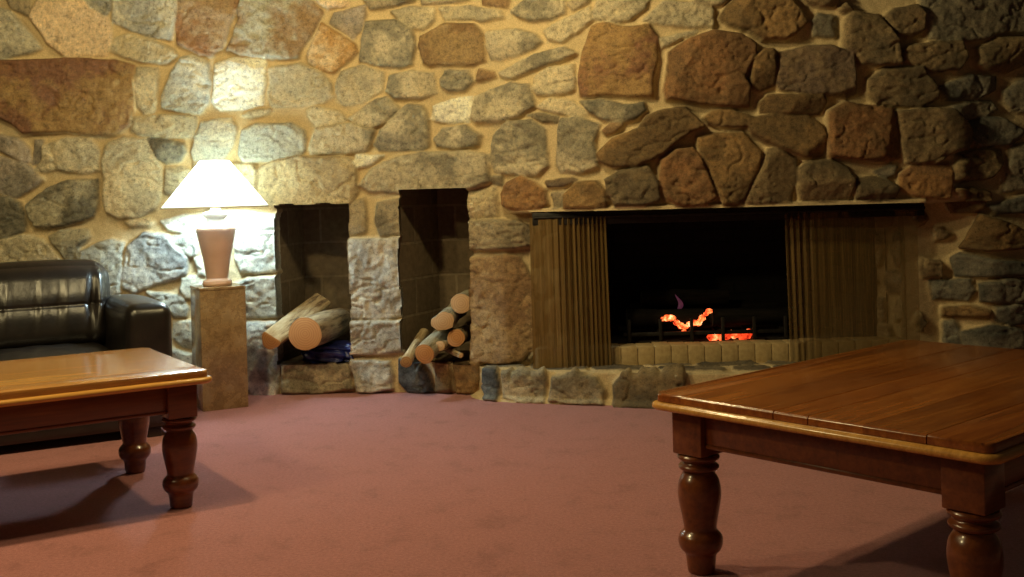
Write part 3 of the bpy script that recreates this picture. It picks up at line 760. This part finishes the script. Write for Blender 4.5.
def log(p0, p1, r, bark, cut, label, group=None, seed=0, lump=.06, squash=1.0, wedge=False, cutlabel=None, name='firewood_log', taper=.95):
    p0, p1 = Vector(p0), Vector(p1); L = (p1 - p0).length
    rs = random.Random(seed); n, m = 28, 22
    ph = [rs.uniform(0, 6.28) for _ in range(6)]
    def rad(a, t):
        k = 1 + lump * (math.sin(2 * a + ph[0] + t * 2) + .6 * math.sin(3 * a + ph[1] - t * 3) + .4 * math.sin(5 * a + ph[2]) + .35 * math.sin(9 * a + ph[3] + 6 * t)) * .5
        k *= 1 + lump * .4 * math.sin(7 * t + ph[4])
        if wedge:                                            # split face: flat side plus a long crack
            c = math.cos(a - 2.2); k = min(k, .42 / c) if c > .42 else k
            k *= 1 - .22 * math.exp(-((a - 4.4) / .16) ** 2)
        return r * k * (1 + (taper - 1) * t)
    V, F = [], []
    for j in range(m + 1):
        t = j / m
        for k in range(n):
            a = 2 * math.pi * k / n; q = rad(a, t)
            V.append((q * math.cos(a), q * math.sin(a) * squash, t * L))
    for j in range(m):
        for k in range(n): F.append((j * n + k, (j + 1) * n + k, (j + 1) * n + (k + 1) % n, j * n + (k + 1) % n))
    o = mesh_obj(name, V, F, bark)
    o.data.update()
    z = (p1 - p0).normalized(); x = Vector((0, 0, 1)).cross(z).normalized(); y = z.cross(x)
    o.matrix_world = Matrix(((x.x, y.x, z.x, p0.x), (x.y, y.y, z.y, p0.y), (x.z, y.z, z.z, p0.z), (0, 0, 0, 1)))
    for t, zz in ((0, -.001), (1, L + .001)):
        cv = [(0, 0, zz + (.002 if t == 0 else -.002))] + [(rad(2 * math.pi * k / n, t) * .955 * math.cos(2 * math.pi * k / n), rad(2 * math.pi * k / n, t) * .955 * math.sin(2 * math.pi * k / n) * squash, zz) for k in range(n)]
        cv += [(rad(2 * math.pi * k / n, t) * math.cos(2 * math.pi * k / n), rad(2 * math.pi * k / n, t) * math.sin(2 * math.pi * k / n) * squash, zz * 0 + t * L) for k in range(n)]
        cf = [(0, 1 + k, 1 + (k + 1) % n) for k in range(n)] + [(1 + k, 1 + n + k, 1 + n + (k + 1) % n, 1 + (k + 1) % n) for k in range(n)]
        if t == 0: cf = [f[::-1] for f in cf]
        e = mesh_obj('cut_end', cv, cf, cut, o)
        if t == 0 and cutlabel: e['label'] = cutlabel
    tag(o, label, 'log', group); return o
G1, G2 = 'firewood in the left wall niche', 'firewood in the right wall niche'
log(at(305, 334, 5.80), at(338, 322, 6.38), .090, M_BKT, M_CUTO, 'thickest round log with grey-tan bark in the niche nearest the lamp', G1, 3, .04, cutlabel='round orange sawn end')
log(at(271, 340, 5.76), at(322, 300, 6.33), .060, M_BKP, M_CUTO, 'long split log with weathered cracked side lying left of the thickest round log', G1, 5, .10, .92, True, cutlabel='orange-brown sawn end')
log(at(461, 303.5, 5.83), at(468, 299, 6.2), .053, M_BKG, M_CUTP, 'topmost log of the right niche pile with pale round end', G2, 8, .06)
log(at(443, 321.5, 5.80), at(458, 309, 6.25), .060, M_BKG, M_CUTP, 'broad uneven split log second from the top of the right niche pile', G2, 9, .20, .82)
log(at(456, 338, 5.82), at(466, 333, 6.2), .047, M_BKT, M_CUTO, 'round dark orange-ended log against the right side of the right niche', G2, 12, .05)
log(at(440, 346, 5.76), at(454, 343.5, 6.10), .026, M_BKP, M_CUTP, 'thin round log with pale end in the middle of the right niche pile', G2, 13, .05)
log(at(424.5, 354, 5.68), at(446, 331.5, 6.15), .051, M_BKG, M_CUTO, 'grey log with ringed orange end sticking out low from the right niche', G2, 15, .06, cutlabel='ringed orange sawn end')
log(at(406, 362, 5.64), at(424, 333, 6.10), .030, M_BKP, M_CUTB, 'slender pale peeled log leaning at the left edge of the right niche pile', G2, 16, .06, cutlabel='brown sawn end')
log(at(461, 355.5, 5.74), at(447, 350, 5.98), .014, M_BKP, M_CUTP, 'short thin stick lying at the bottom right of the right niche pile', G2, 17, .12)

# blue bag under the logs
M_BLUE = simple_mat('blue_plastic', (.003, .004, .022), (.012, .018, .14), 8, .35, .5, .01)
bb = bmesh.new(); bmesh.ops.create_icosphere(bb, subdivisions=5, radius=1)
for v in bb.verts:
    c = v.co.copy(); s = [math.copysign(abs(q) ** .55, q) for q in c]
    k = 1 + .07 * math.sin(9 * c.x + 5 * c.y) + .06 * math.sin(13 * c.z + 7 * c.x) + .04 * math.sin(21 * c.y + 11 * c.x)
    v.co = Vector((s[0] * .155 * k, s[1] * .14 * k, .052 + s[2] * .050 * k))
o = bm_obj('plastic_bag', bb, M_BLUE, angle=180); o.location = (-1.01, 6.09, .156)
tag(o, 'crumpled dark blue plastic bag under the logs in the left niche', 'bag')

# ------------------------------------------------------------------ fire
GX, GY = 1.02, 5.98
gr = empty('fire_grate', (GX, GY, .245)); tag(gr, 'black iron grate with upright bars holding the burning logs', 'grate')
for i in range(6):
    b_ = bmesh.new(); x = -.42 + i * .165
    bm_box(b_, (x - .009, -.17, .045), (x + .009, .14, .063), .003); bm_box(b_, (x - .009, -.18, 0), (x + .009, -.162, .13), .003)
    bm_box(b_, (x - .009, .12, 0), (x + .009, .138, .06), .003)
    bm_obj('grate_bar', b_, M_IRON, gr)
b_ = bmesh.new(); bm_box(b_, (-.45, -.165, .040), (.45, -.147, .06), .003); bm_box(b_, (-.45, .10, .040), (.45, .118, .06), .003); bm_obj('cross_rail', b_, M_IRON, gr)
zz = .338
G3 = 'burning logs on the grate'
log((GX - .42, GY - .06, zz + .03), (GX - .01, GY - .07, zz + .028), .052, M_BKD, M_CUTD, 'charred log burning at the front left of the fire', G3, 31, .12)
log((GX + .03, GY - .08, zz + .028), (GX + .48, GY - .06, zz + .028), .050, M_BKD, M_CUTD, 'charred log lying along the front right of the fire', G3, 32, .12)
log((GX - .38, GY + .105, zz + .038), (GX + .42, GY + .10, zz + .038), .058, M_BKD, M_CUTD, 'charred log lying across the back of the fire', G3, 33, .12)
log((GX - .33, GY + .01, zz + .130), (GX + .14, GY + .02, zz + .128), .042, M_BKD, M_CUTD, 'charred log resting on top of the fire', G3, 34, .14)
def glow_mat(name, stops, strength, scale):
    m, nt, b = material(name)
    f = noise(nt, coords(nt), scale, 3)
    r = ramp(nt, f, stops); nt.links.new(r.outputs[0], b.inputs['Emission Color'])
    b.inputs['Emission Strength'].default_value = strength; b.inputs['Base Color'].default_value = (.02, .01, .01, 1); return m
M_EMB = glow_mat('glowing_embers', [(.34, (.25, .01, .003)), (.48, (1, .10, .02)), (.58, (1, .32, .09)), (.70, (1, .75, .5))], 2.2, 30)
M_EMB2 = glow_mat('red_embers', [(.34, (.30, .010, .003)), (.50, (.9, .07, .015)), (.62, (1, .22, .06)), (.74, (1, .5, .2))], 1.8, 22)
M_FLM = glow_mat('small_flame', [(.35, (.10, .02, .08)), (.6, (.32, .07, .12))], .25, 14)
def ember_run(pts, r, seed):
    rs = random.Random(seed); bm = bmesh.new()
    for (x, y, Y) in pts:
        c = at(x, y, Y)
        s = bmesh.ops.create_icosphere(bm, subdivisions=2, radius=1)
        q = r * rs.uniform(.7, 1.25)
        for v in s['verts']:
            v.co = Vector((v.co.x * q * rs.uniform(.85, 1.2), v.co.y * q * .8, v.co.z * q * rs.uniform(.7, 1.0))) + c
    return bm
e1 = ember_run([(663, 319, 5.86), (667, 318, 5.85), (672, 318, 5.85), (677, 323, 5.85), (681, 326, 5.85), (685, 327, 5.85), (684, 332, 5.85), (690, 324, 5.84), (694, 323, 5.84), (698, 323, 5.84), (702, 318, 5.84), (706, 314, 5.84), (709, 311, 5.84), (700, 321, 5.84)], .017, 1)
o = bm_obj('embers', e1, M_EMB, angle=180); tag(o, 'bright orange embers glowing in the gaps between the charred logs', 'embers', kind='stuff')
e2 = ember_run([(712, 337, 5.84), (717, 336, 5.85), (722, 336, 5.86), (727, 335, 5.86), (731, 333.5, 5.86), (740, 333, 5.86), (745, 333, 5.86), (749, 332.5, 5.86), (734, 336, 5.87), (748, 336, 5.87), (743, 337, 5.86), (722, 338, 5.86), (737, 335, 5.85), (727, 337, 5.85), (715, 337.5, 5.85)], .021, 2)
o = bm_obj('embers', e2, M_EMB2, angle=180); tag(o, 'bed of red embers low under the right end of the grate', 'embers', kind='stuff')
fb = bmesh.new()
bm_lathe(fb, smooth_prof([(.004, 0), (.014, .02), (.012, .045), (.008, .065), (.001, .09)], 4), 14)
for v in fb.verts: v.co.x += .016 * math.sin(v.co.z * 45); v.co.y *= .7
o = bm_obj('flame', fb, M_FLM, angle=180); o.location = at(678, 311, 5.93)
tag(o, 'small faint violet flame rising above the left embers', 'flame')

# ------------------------------------------------------------------ pedestal and lamp
PED = (-1.534, 5.687); PH = .622; PA = math.radians(28)
def marble():
    m, nt, b = material('brown_marble')
    v = coords(nt); f = noise(nt, v, 7, 6, .65); g = noise(nt, v, 15, 8, .75)
    r = ramp(nt, f, [(.3, (.14, .085, .04)), (.48, (.26, .17, .085)), (.66, (.35, .25, .14))])
    vn = ramp(nt, g, [(.44, (1, 1, 1)), (.495, (.72, .66, .6)), (.52, (1.25, 1.2, 1.1)), (.56, (1, 1, 1))])
    nt.links.new(mixc(nt, 1.0, r.outputs[0], vn.outputs[0], 'MULTIPLY'), b.inputs['Base Color'])
    b.inputs['Roughness'].default_value = .16; return m
ped = empty('pedestal', (*PED, 0), PA); tag(ped, 'square brown marble pedestal standing against the stone wall beside the sofa', 'pedestal')
M_MARB = marble()
b_ = bmesh.new(); bm_box(b_, (-.115, -.115, 0), (.115, .115, PH - .016), .003); bm_obj('shaft', b_, M_MARB, ped)
b_ = bmesh.new(); bm_box(b_, (-.117, -.117, PH - .0155), (.117, .117, PH), .003); bm_obj('top_slab', b_, M_MARB, ped)

lamp = empty('table_lamp', (*PED, PH)); tag(lamp, 'lit table lamp with white cone shade and pinkish ceramic base on the marble pedestal', 'lamp')
M_CER = simple_mat('pink_glazed_ceramic', (.50, .30, .20), (.58, .36, .25), 8, .25, .05, .001, coat=.3)
M_CERW = simple_mat('cream_glazed_ceramic', (.66, .60, .52), (.74, .68, .60), 8, .25, .05, .001)
b_ = bmesh.new(); bm_lathe(b_, [(.055, 0), (.072, .002), (.076, .012), (.072, .026), (.060, .033), (.055, .040)], 40); bm_obj('foot', b_, M_CER, lamp)
b_ = bmesh.new(); bm_lathe(b_, smooth_prof([(.055, .038), (.058, .06), (.068, .13), (.083, .20), (.096, .26), (.100, .285), (.096, .298), (.085, .305)], 5), 44); bm_obj('base_body', b_, M_CER, lamp)
b_ = bmesh.new(); bm_lathe(b_, smooth_prof([(.085, .303), (.078, .318), (.052, .330), (.045, .345), (.060, .356), (.064, .368), (.056, .380), (.030, .386), (.026, .40)], 5), 40); bm_obj('neck', b_, M_CERW, lamp)
M_BRASS = simple_mat('brass', (.5, .36, .14), (.6, .44, .2), 30, .3, 0, 0, 1)
b_ = bmesh.new(); bm_lathe(b_, [(.018, .395), (.018, .45), (.012, .455)], 20); bm_obj('socket', b_, M_BRASS, lamp)
# shade
def shade_mat():
    m, nt, b = material('white_fabric_shade')
    nt.nodes.remove(b)
    d = nt.nodes.new('ShaderNodeBsdfDiffuse'); d.inputs[0].default_value = (.82, .79, .74, 1)
    t = nt.nodes.new('ShaderNodeBsdfTranslucent')
    f = noise(nt, coords(nt, 'Object', (1, 1, .3)), 220, 2)
    nt.links.new(ramp(nt, f, [(.3, (.82, .76, .58)), (.7, (.90, .84, .66))]).outputs[0], t.inputs[0])
    mx = nt.nodes.new('ShaderNodeMixShader'); mx.inputs[0].default_value = .5
    nt.links.new(d.outputs[0], mx.inputs[1]); nt.links.new(t.outputs[0], mx.inputs[2])
    nt.links.new(mx.outputs[0], nt.nodes['Material Output'].inputs['Surface']); return m
b_ = bmesh.new(); zb_, zt_ = 1.028 - PH, 1.268 - PH
bm_lathe(b_, [(.270 + (.072 - .270) * k / 10, zb_ + (zt_ - zb_) * k / 10) for k in range(11)], 64, cap=False); bm_obj('lamp_shade', b_, shade_mat(), lamp, angle=180)
b_ = bmesh.new()
for (r_, z_) in ((.270, zb_), (.072, zt_)):
    n = 64
    ringv = []
    for k in range(n):
        a = 2 * math.pi * k / n
        ringv.append([b_.verts.new(((r_ + .003 * math.cos(q)) * math.cos(a), (r_ + .003 * math.cos(q)) * math.sin(a), z_ + .004 * math.sin(q))) for q in [i * math.pi / 3 for i in range(6)]])
    for k in range(n):
        for i in range(6): b_.faces.new((ringv[k][i], ringv[(k + 1) % n][i], ringv[(k + 1) % n][(i + 1) % 6], ringv[k][(i + 1) % 6]))
bm_obj('shade_trim', b_, M_CERW, lamp)
b_ = bmesh.new()
for k in range(3):
    a = 2 * math.pi * k / 3 + .4
    s = bmesh.ops.create_cone(b_, cap_ends=True, segments=8, radius1=.002, radius2=.002, depth=.074)
    bmesh.ops.rotate(b_, verts=s['verts'], matrix=Matrix.Rotation(math.pi / 2, 3, 'Y')); bmesh.ops.translate(b_, verts=s['verts'], vec=(.037, 0, zt_ - .004))
    bmesh.ops.rotate(b_, verts=s['verts'], matrix=Matrix.Rotation(a, 3, 'Z'), cent=(0, 0, 0))
bm_obj('shade_spider', b_, M_BRASS, lamp)
b_ = bmesh.new(); bm_lathe(b_, smooth_prof([(.014, .452), (.016, .465), (.024, .485), (.027, .505), (.020, .525), (.002, .535)], 4), 20)
m_, nt_, bs_ = material('lit_bulb'); bs_.inputs['Emission Color'].default_value = (.9, .97, 1, 1); bs_.inputs['Emission Strength'].default_value = 12
ob = bm_obj('bulb', b_, m_, lamp)
bpy.data.objects['lamp_bulb_light'].location = (PED[0], PED[1], PH + .505); bpy.data.objects['lamp_bulb_light'].data.shadow_soft_size = .05
ob.visible_shadow = True

# ------------------------------------------------------------------ coffee tables
LEG = [(.030, 0), (.037, .004), (.040, .03), (.043, .048), (.056, .062), (.061, .080), (.058, .096), (.047, .108), (.045, .118), (.050, .145), (.057, .18), (.0595, .208), (.055, .235), (.045, .252), (.043, .258)]
LEG2 = [(.050, .262), (.055, .267), (.055, .273), (.047, .279), (.046, .284), (.056, .290), (.058, .296), (.054, .301)]
def rr_outline(L, W_, r, n=8, off=0.0):
    pts = []
    for cx, cy, a0 in ((L - r, r, -90), (L - r, W_ - r, 0), (r, W_ - r, 90), (r, r, 180)):
        for k in range(n + 1):
            a = math.radians(a0 + 90 * k / n); pts.append((cx + (r + off) * math.cos(a), cy + (r + off) * math.sin(a)))
    return pts
def clip_band(poly, lo, hi):
    def cl(p, f):
        out = []
        for i in range(len(p)):
            a, b = p[i], p[(i + 1) % len(p)]; fa, fb = f(a), f(b)
            if fa >= 0: out.append(a)
            if (fa >= 0) != (fb >= 0):
                t = fa / (fa - fb); out.append((a[0] + (b[0] - a[0]) * t, a[1] + (b[1] - a[1]) * t))
        return out
    return cl(cl(poly, lambda q: q[1] - lo), lambda q: hi - q[1])
def coffee_table(name, corner, ang, L, W_, h, planks, mtop, label, apr=.095, seed=0):
    """corner at local origin; local x runs along the planks, local y across them"""
    t = empty(name, (corner[0], corner[1], 0), ang)
    tag(t, label, 'coffee table', 'turned-leg pine coffee tables')
    rs = random.Random(seed)
    zt = h - .022; ZK = (h - .03) / .43
    outer = rr_outline(L, W_, .035, off=-.012)
    bm = bmesh.new(); cl = bm.loops.layers.color.new('plank_tone') if False else bm.loops.layers.float_color.new('plank_tone')
    tight = {-p for p in planks if p < 0}; planks = [abs(p) for p in planks]
    cuts = [0.0] + planks + [W_]
    for a, b in zip(cuts, cuts[1:]):
        ga, gb_ = (.0002 if a in tight else .0016), (.0002 if b in tight else .0016)
        p = clip_band(outer, a + (ga if a else -.01), b - (gb_ if b < W_ else -.01))
        q = [p[0]]
        for v in p[1:]:
            if math.hypot(v[0] - q[-1][0], v[1] - q[-1][1]) > 1e-4: q.append(v)
        if math.hypot(q[0][0] - q[-1][0], q[0][1] - q[-1][1]) < 1e-4: q.pop()
        bot = [bm.verts.new((x, y, zt)) for x, y in q]; dz = rs.uniform(-.0002, .0002)
        top = [bm.verts.new((x, y, h + dz)) for x, y in q]
        fs = [bm.faces.new(top), bm.faces.new(bot[::-1])]
        eds = []
        for i in range(len(q)):
            j = (i + 1) % len(q); fs.append(bm.faces.new((bot[i], bot[j], top[j], top[i])))
            on_cut = any(abs(q[i][1] - c) < .004 and abs(q[j][1] - c) < .004 for c in planks)
            if not on_cut: eds.append(bm.edges.get((top[i], top[j])))
        tone = rs.uniform(.78, 1.12); tint = rs.uniform(.92, 1.06)
        for f in fs:
            for l in f.loops: l[cl] = (tone, tone * tint, tone * tint, 1)
        bmesh.ops.bevel(bm, geom=eds, offset=.009, segments=4, profile=.5, affect='EDGES')
    bm_obj('tabletop', bm, mtop, t, angle=50)
    # moulding below the slab
    bm = bmesh.new(); prof = [(-.03, zt - .001), (-.004, zt - .001), (.003, zt - .004), (.006, zt - .010), (.005, zt - .017), (-.002, zt - .022), (-.03, zt - .022)]
    rings = [[bm.verts.new((x, y, z)) for x, y in rr_outline(L, W_, .04, off=o_)] for o_, z in prof]
    for a, b in zip(rings, rings[1:]):
        for k in range(len(a)): bm.faces.new((a[k], a[(k + 1) % len(a)], b[(k + 1) % len(a)], b[k]))
    bm_obj('edge_moulding', bm, M_EDGE, t, angle=60)
    za = zt - .024; ins = .095; lw = .050
    for (a, b) in (((ins + lw, ins - .032), (L - ins - lw, ins - .010)), ((ins + lw, W_ - ins + .010), (L - ins - lw, W_ - ins + .032)),
                   ((ins - .032, ins + lw), (ins - .010, W_ - ins - lw)), ((L - ins + .010, ins + lw), (L - ins + .032, W_ - ins - lw))):
        bm = bmesh.new(); bm_box(bm, (a[0], a[1], za - apr), (b[0], b[1], za + .001), .002)
        # bead along the lower edge
        if b[0] - a[0] > b[1] - a[1]: bm_box(bm, (a[0], a[1] - .004, za - apr - .002), (b[0], b[1] + .004, za - apr + .010), .004)
        else: bm_box(bm, (a[0] - .004, a[1], za - apr - .002), (b[0] + .004, b[1], za - apr + .010), .004)
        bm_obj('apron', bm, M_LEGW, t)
    for lx, ly in ((ins, ins), (L - ins, ins), (L - ins, W_ - ins), (ins, W_ - ins)):
        bm = bmesh.new(); bm_lathe(bm, smooth_prof([(r_, z_ * ZK) for r_, z_ in LEG], 3), 32, c=(lx, ly)); bm_lathe(bm, smooth_prof([(r_, z_ * ZK) for r_, z_ in LEG2], 3), 32, c=(lx, ly))
        bm_lathe(bm, [(.040, .25), (.040, .34)], 24, c=(lx, ly))
        bm_box(bm, (lx - lw, ly - lw, .303 * ZK), (lx + lw, ly + lw, za + .001), .004)
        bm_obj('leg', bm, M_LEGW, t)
    return t
def on_plane(x, y, z):
    d = ray(x, y); k = (z - HC) / d[2]; return (d[0] * k, d[1] * k)
hR, hL = .495, .475
c0 = on_plane(648, 403.5, hR - .03); c1 = on_plane(908, 346, hR - .01)
aR = math.atan2(.664, .748)
# local x along the planks (far direction), local y = to the left of it; start from the near right corner
nearR = (c0[0] + math.sin(aR) * .965, c0[1] - math.cos(aR) * .965)
coffee_table('coffee_table', nearR, aR, 1.40, .965, hR, [.158, -.315, .463, .563, -.72, -.86], M_WOODR,
             'large reddish-brown plank coffee table in the right foreground before the fireplace', seed=4)
cL = on_plane(219, 378, hL - .03)
aL = math.atan2(.823, -.567)      # towards the sofa
# local x: along the long front edge towards the left
ax_ = math.atan2(-.548, -.836)
# corner at right front; planks along the long edge; local y (= x rotated +90) points away from the sofa, so start at the back corner
bx, by = cL[0] - .567 * .80, cL[1] + .823 * .80
LL = 1.25
coffee_table('coffee_table', (bx, by), ax_, LL, .80, hL, [-.12, -.25, -.39, -.52, -.66], M_WOODL,
             'honey-coloured plank coffee table at the left in front of the black sofa', seed=9)

# ------------------------------------------------------------------ sofa
def leather():
    m, nt, b = material('black_leather')
    v = coords(nt); f = noise(nt, v, 9, 5, .6); g = nt.nodes.new('ShaderNodeTexVoronoi'); g.inputs['Scale'].default_value = 260
    nt.links.new(v, g.inputs['Vector'])
    nt.links.new(ramp(nt, f, [(.3, (.010, .0085, .008)), (.7, (.022, .017, .015))]).outputs[0], b.inputs['Base Color'])
    b.inputs['Roughness'].default_value = .30; b.inputs['Specular IOR Level'].default_value = .6
    b1 = nt.nodes.new('ShaderNodeBump'); b1.inputs['Strength'].default_value = .12; b1.inputs['Distance'].default_value = .002
    nt.links.new(g.outputs['Distance'], b1.inputs['Height'])
    b2 = nt.nodes.new('ShaderNodeBump'); b2.inputs['Strength'].default_value = .14; b2.inputs['Distance'].default_value = .02
    nt.links.new(f, b2.inputs['Height']); nt.links.new(b1.outputs[0], b2.inputs['Normal']); nt.links.new(b2.outputs[0], b.inputs['Normal'])
    return m
M_LEA = leather()
SA = math.radians(29.8)
sofa = empty('sofa', (-1.548, 4.985, 0), SA)       # local origin: right front foot; local x runs to the right, local y towards the wall
tag(sofa, 'black leather sofa with padded arm and wrinkled back cushions against the stone wall', 'sofa')
def soft_box(name, lo, hi, r, fn=None, cuts=22, mat=M_LEA, parent=sofa):
    bm = bmesh.new(); bmesh.ops.create_cube(bm, size=2)
    bmesh.ops.subdivide_edges(bm, edges=bm.edges[:], cuts=cuts, use_grid_fill=True)
    c = [(lo[i] + hi[i]) / 2 for i in range(3)]; hs = [(hi[i] - lo[i]) / 2 for i in range(3)]
    r = [min(r, .98 * q) for q in hs] if not isinstance(r, (tuple, list)) else r
    for v in bm.verts:
        u = v.co.copy(); p = Vector([u[i] * hs[i] for i in range(3)])
        inn = Vector([max(-hs[i] + r[i], min(hs[i] - r[i], p[i])) for i in range(3)])
        d = p - inn
        dn = Vector([d[i] / r[i] for i in range(3)])
        if dn.length > 1e-6:
            mx_ = max(abs(q) for q in dn); dn = dn.normalized() * mx_
        q = inn + Vector([dn[i] * r[i] for i in range(3)])
        if fn: q = fn(u, q)
        v.co = Vector(c) + q
    return bm_obj(name, bm, mat, parent, angle=180)
SLEN = 1.65; AW = .205
# base and back frame
soft_box('base', (-SLEN + .03, .03, .035), (-.03, .80, .26), .03, cuts=8)
soft_box('back_frame', (-SLEN + AW - .05, .72, .035), (-AW + .05, .90, .66), .05, cuts=10)
def arm_fn(u, q):
    if u.z > 0: q = q + Vector((0, 0, .012 * (1 - u.x * u.x) * (1 - abs(u.y) ** 4) - .012 * (u.y > 0) * u.y))
    if u.y < -.5: q = q + Vector((0, -.012 * (1 - u.x * u.x) * (1 - u.z * u.z), 0))
    return q
soft_box('arm', (-AW, 0, .035), (0, .84, .600), .05, arm_fn)
soft_box('arm', (-SLEN, 0, .035), (-SLEN + AW, .84, .600), .05, arm_fn)
cw = (SLEN - 2 * AW) / 2
def seat_fn(u, q):
    return q + Vector((0, 0, .022 * (1 - u.x ** 2) * (1 - u.y ** 2) * (u.z > 0) + .002 * math.sin(14 * u.x + 4 * u.y)))
def back_fn(sd):
    rs = random.Random(sd); wr = [(rs.uniform(-.85, .85), rs.uniform(.03, .075), rs.uniform(.4, 1)) for _ in range(10)]
    def f(u, q):
        z = u.z
        if u.y < .2:
            belly = .04 * (1 - u.x ** 4) * (1 - z * z)
            seam = -.010 * math.exp(-((z - .03) / .022) ** 2) - .006 * math.exp(-((z - .03) / .15) ** 2)
            wk = 0
            for (x0, s, a) in wr:
                wk += -.013 * a * math.exp(-((u.x - x0 - .05 * z) / s) ** 2) * math.exp(-abs(z - .03) / .42)
                wk += .009 * a * math.exp(-((u.x - x0 - .05 * z - 1.9 * s) / s) ** 2) * math.exp(-abs(z - .03) / .5)
            q = q + Vector((0, -(belly + seam + wk), 0))
        q = q + Vector((0, .13 * (z + 1) / 2, .014 * (1 - u.x ** 2) * max(0, z)))
        return q
    return f
for k in range(2):
    x0 = -AW - cw * (k + 1)
    soft_box('seat_cushion', (x0 + .003, -.01, .255), (x0 + cw - .003, .66, .385), .05, seat_fn)
    xr = x0 + cw - (-.05 if k == 0 else .003)
    soft_box('back_cushion', (x0 + .003, .50, .370), (xr, .76, .775), (.09, .10, .085), back_fn(20 + k), cuts=60)
M_FOOT = simple_mat('dark_wood_foot', (.02, .014, .01), (.03, .02, .014), 20, .4, 0)
for x, y in ((-.09, .06), (-SLEN + .09, .06), (-.09, .82), (-SLEN + .09, .82)):
    b_ = bmesh.new(); bm_box(b_, (x - .03, y - .03, 0), (x + .03, y + .03, .045), .004); bm_obj('foot', b_, M_FOOT, sofa)
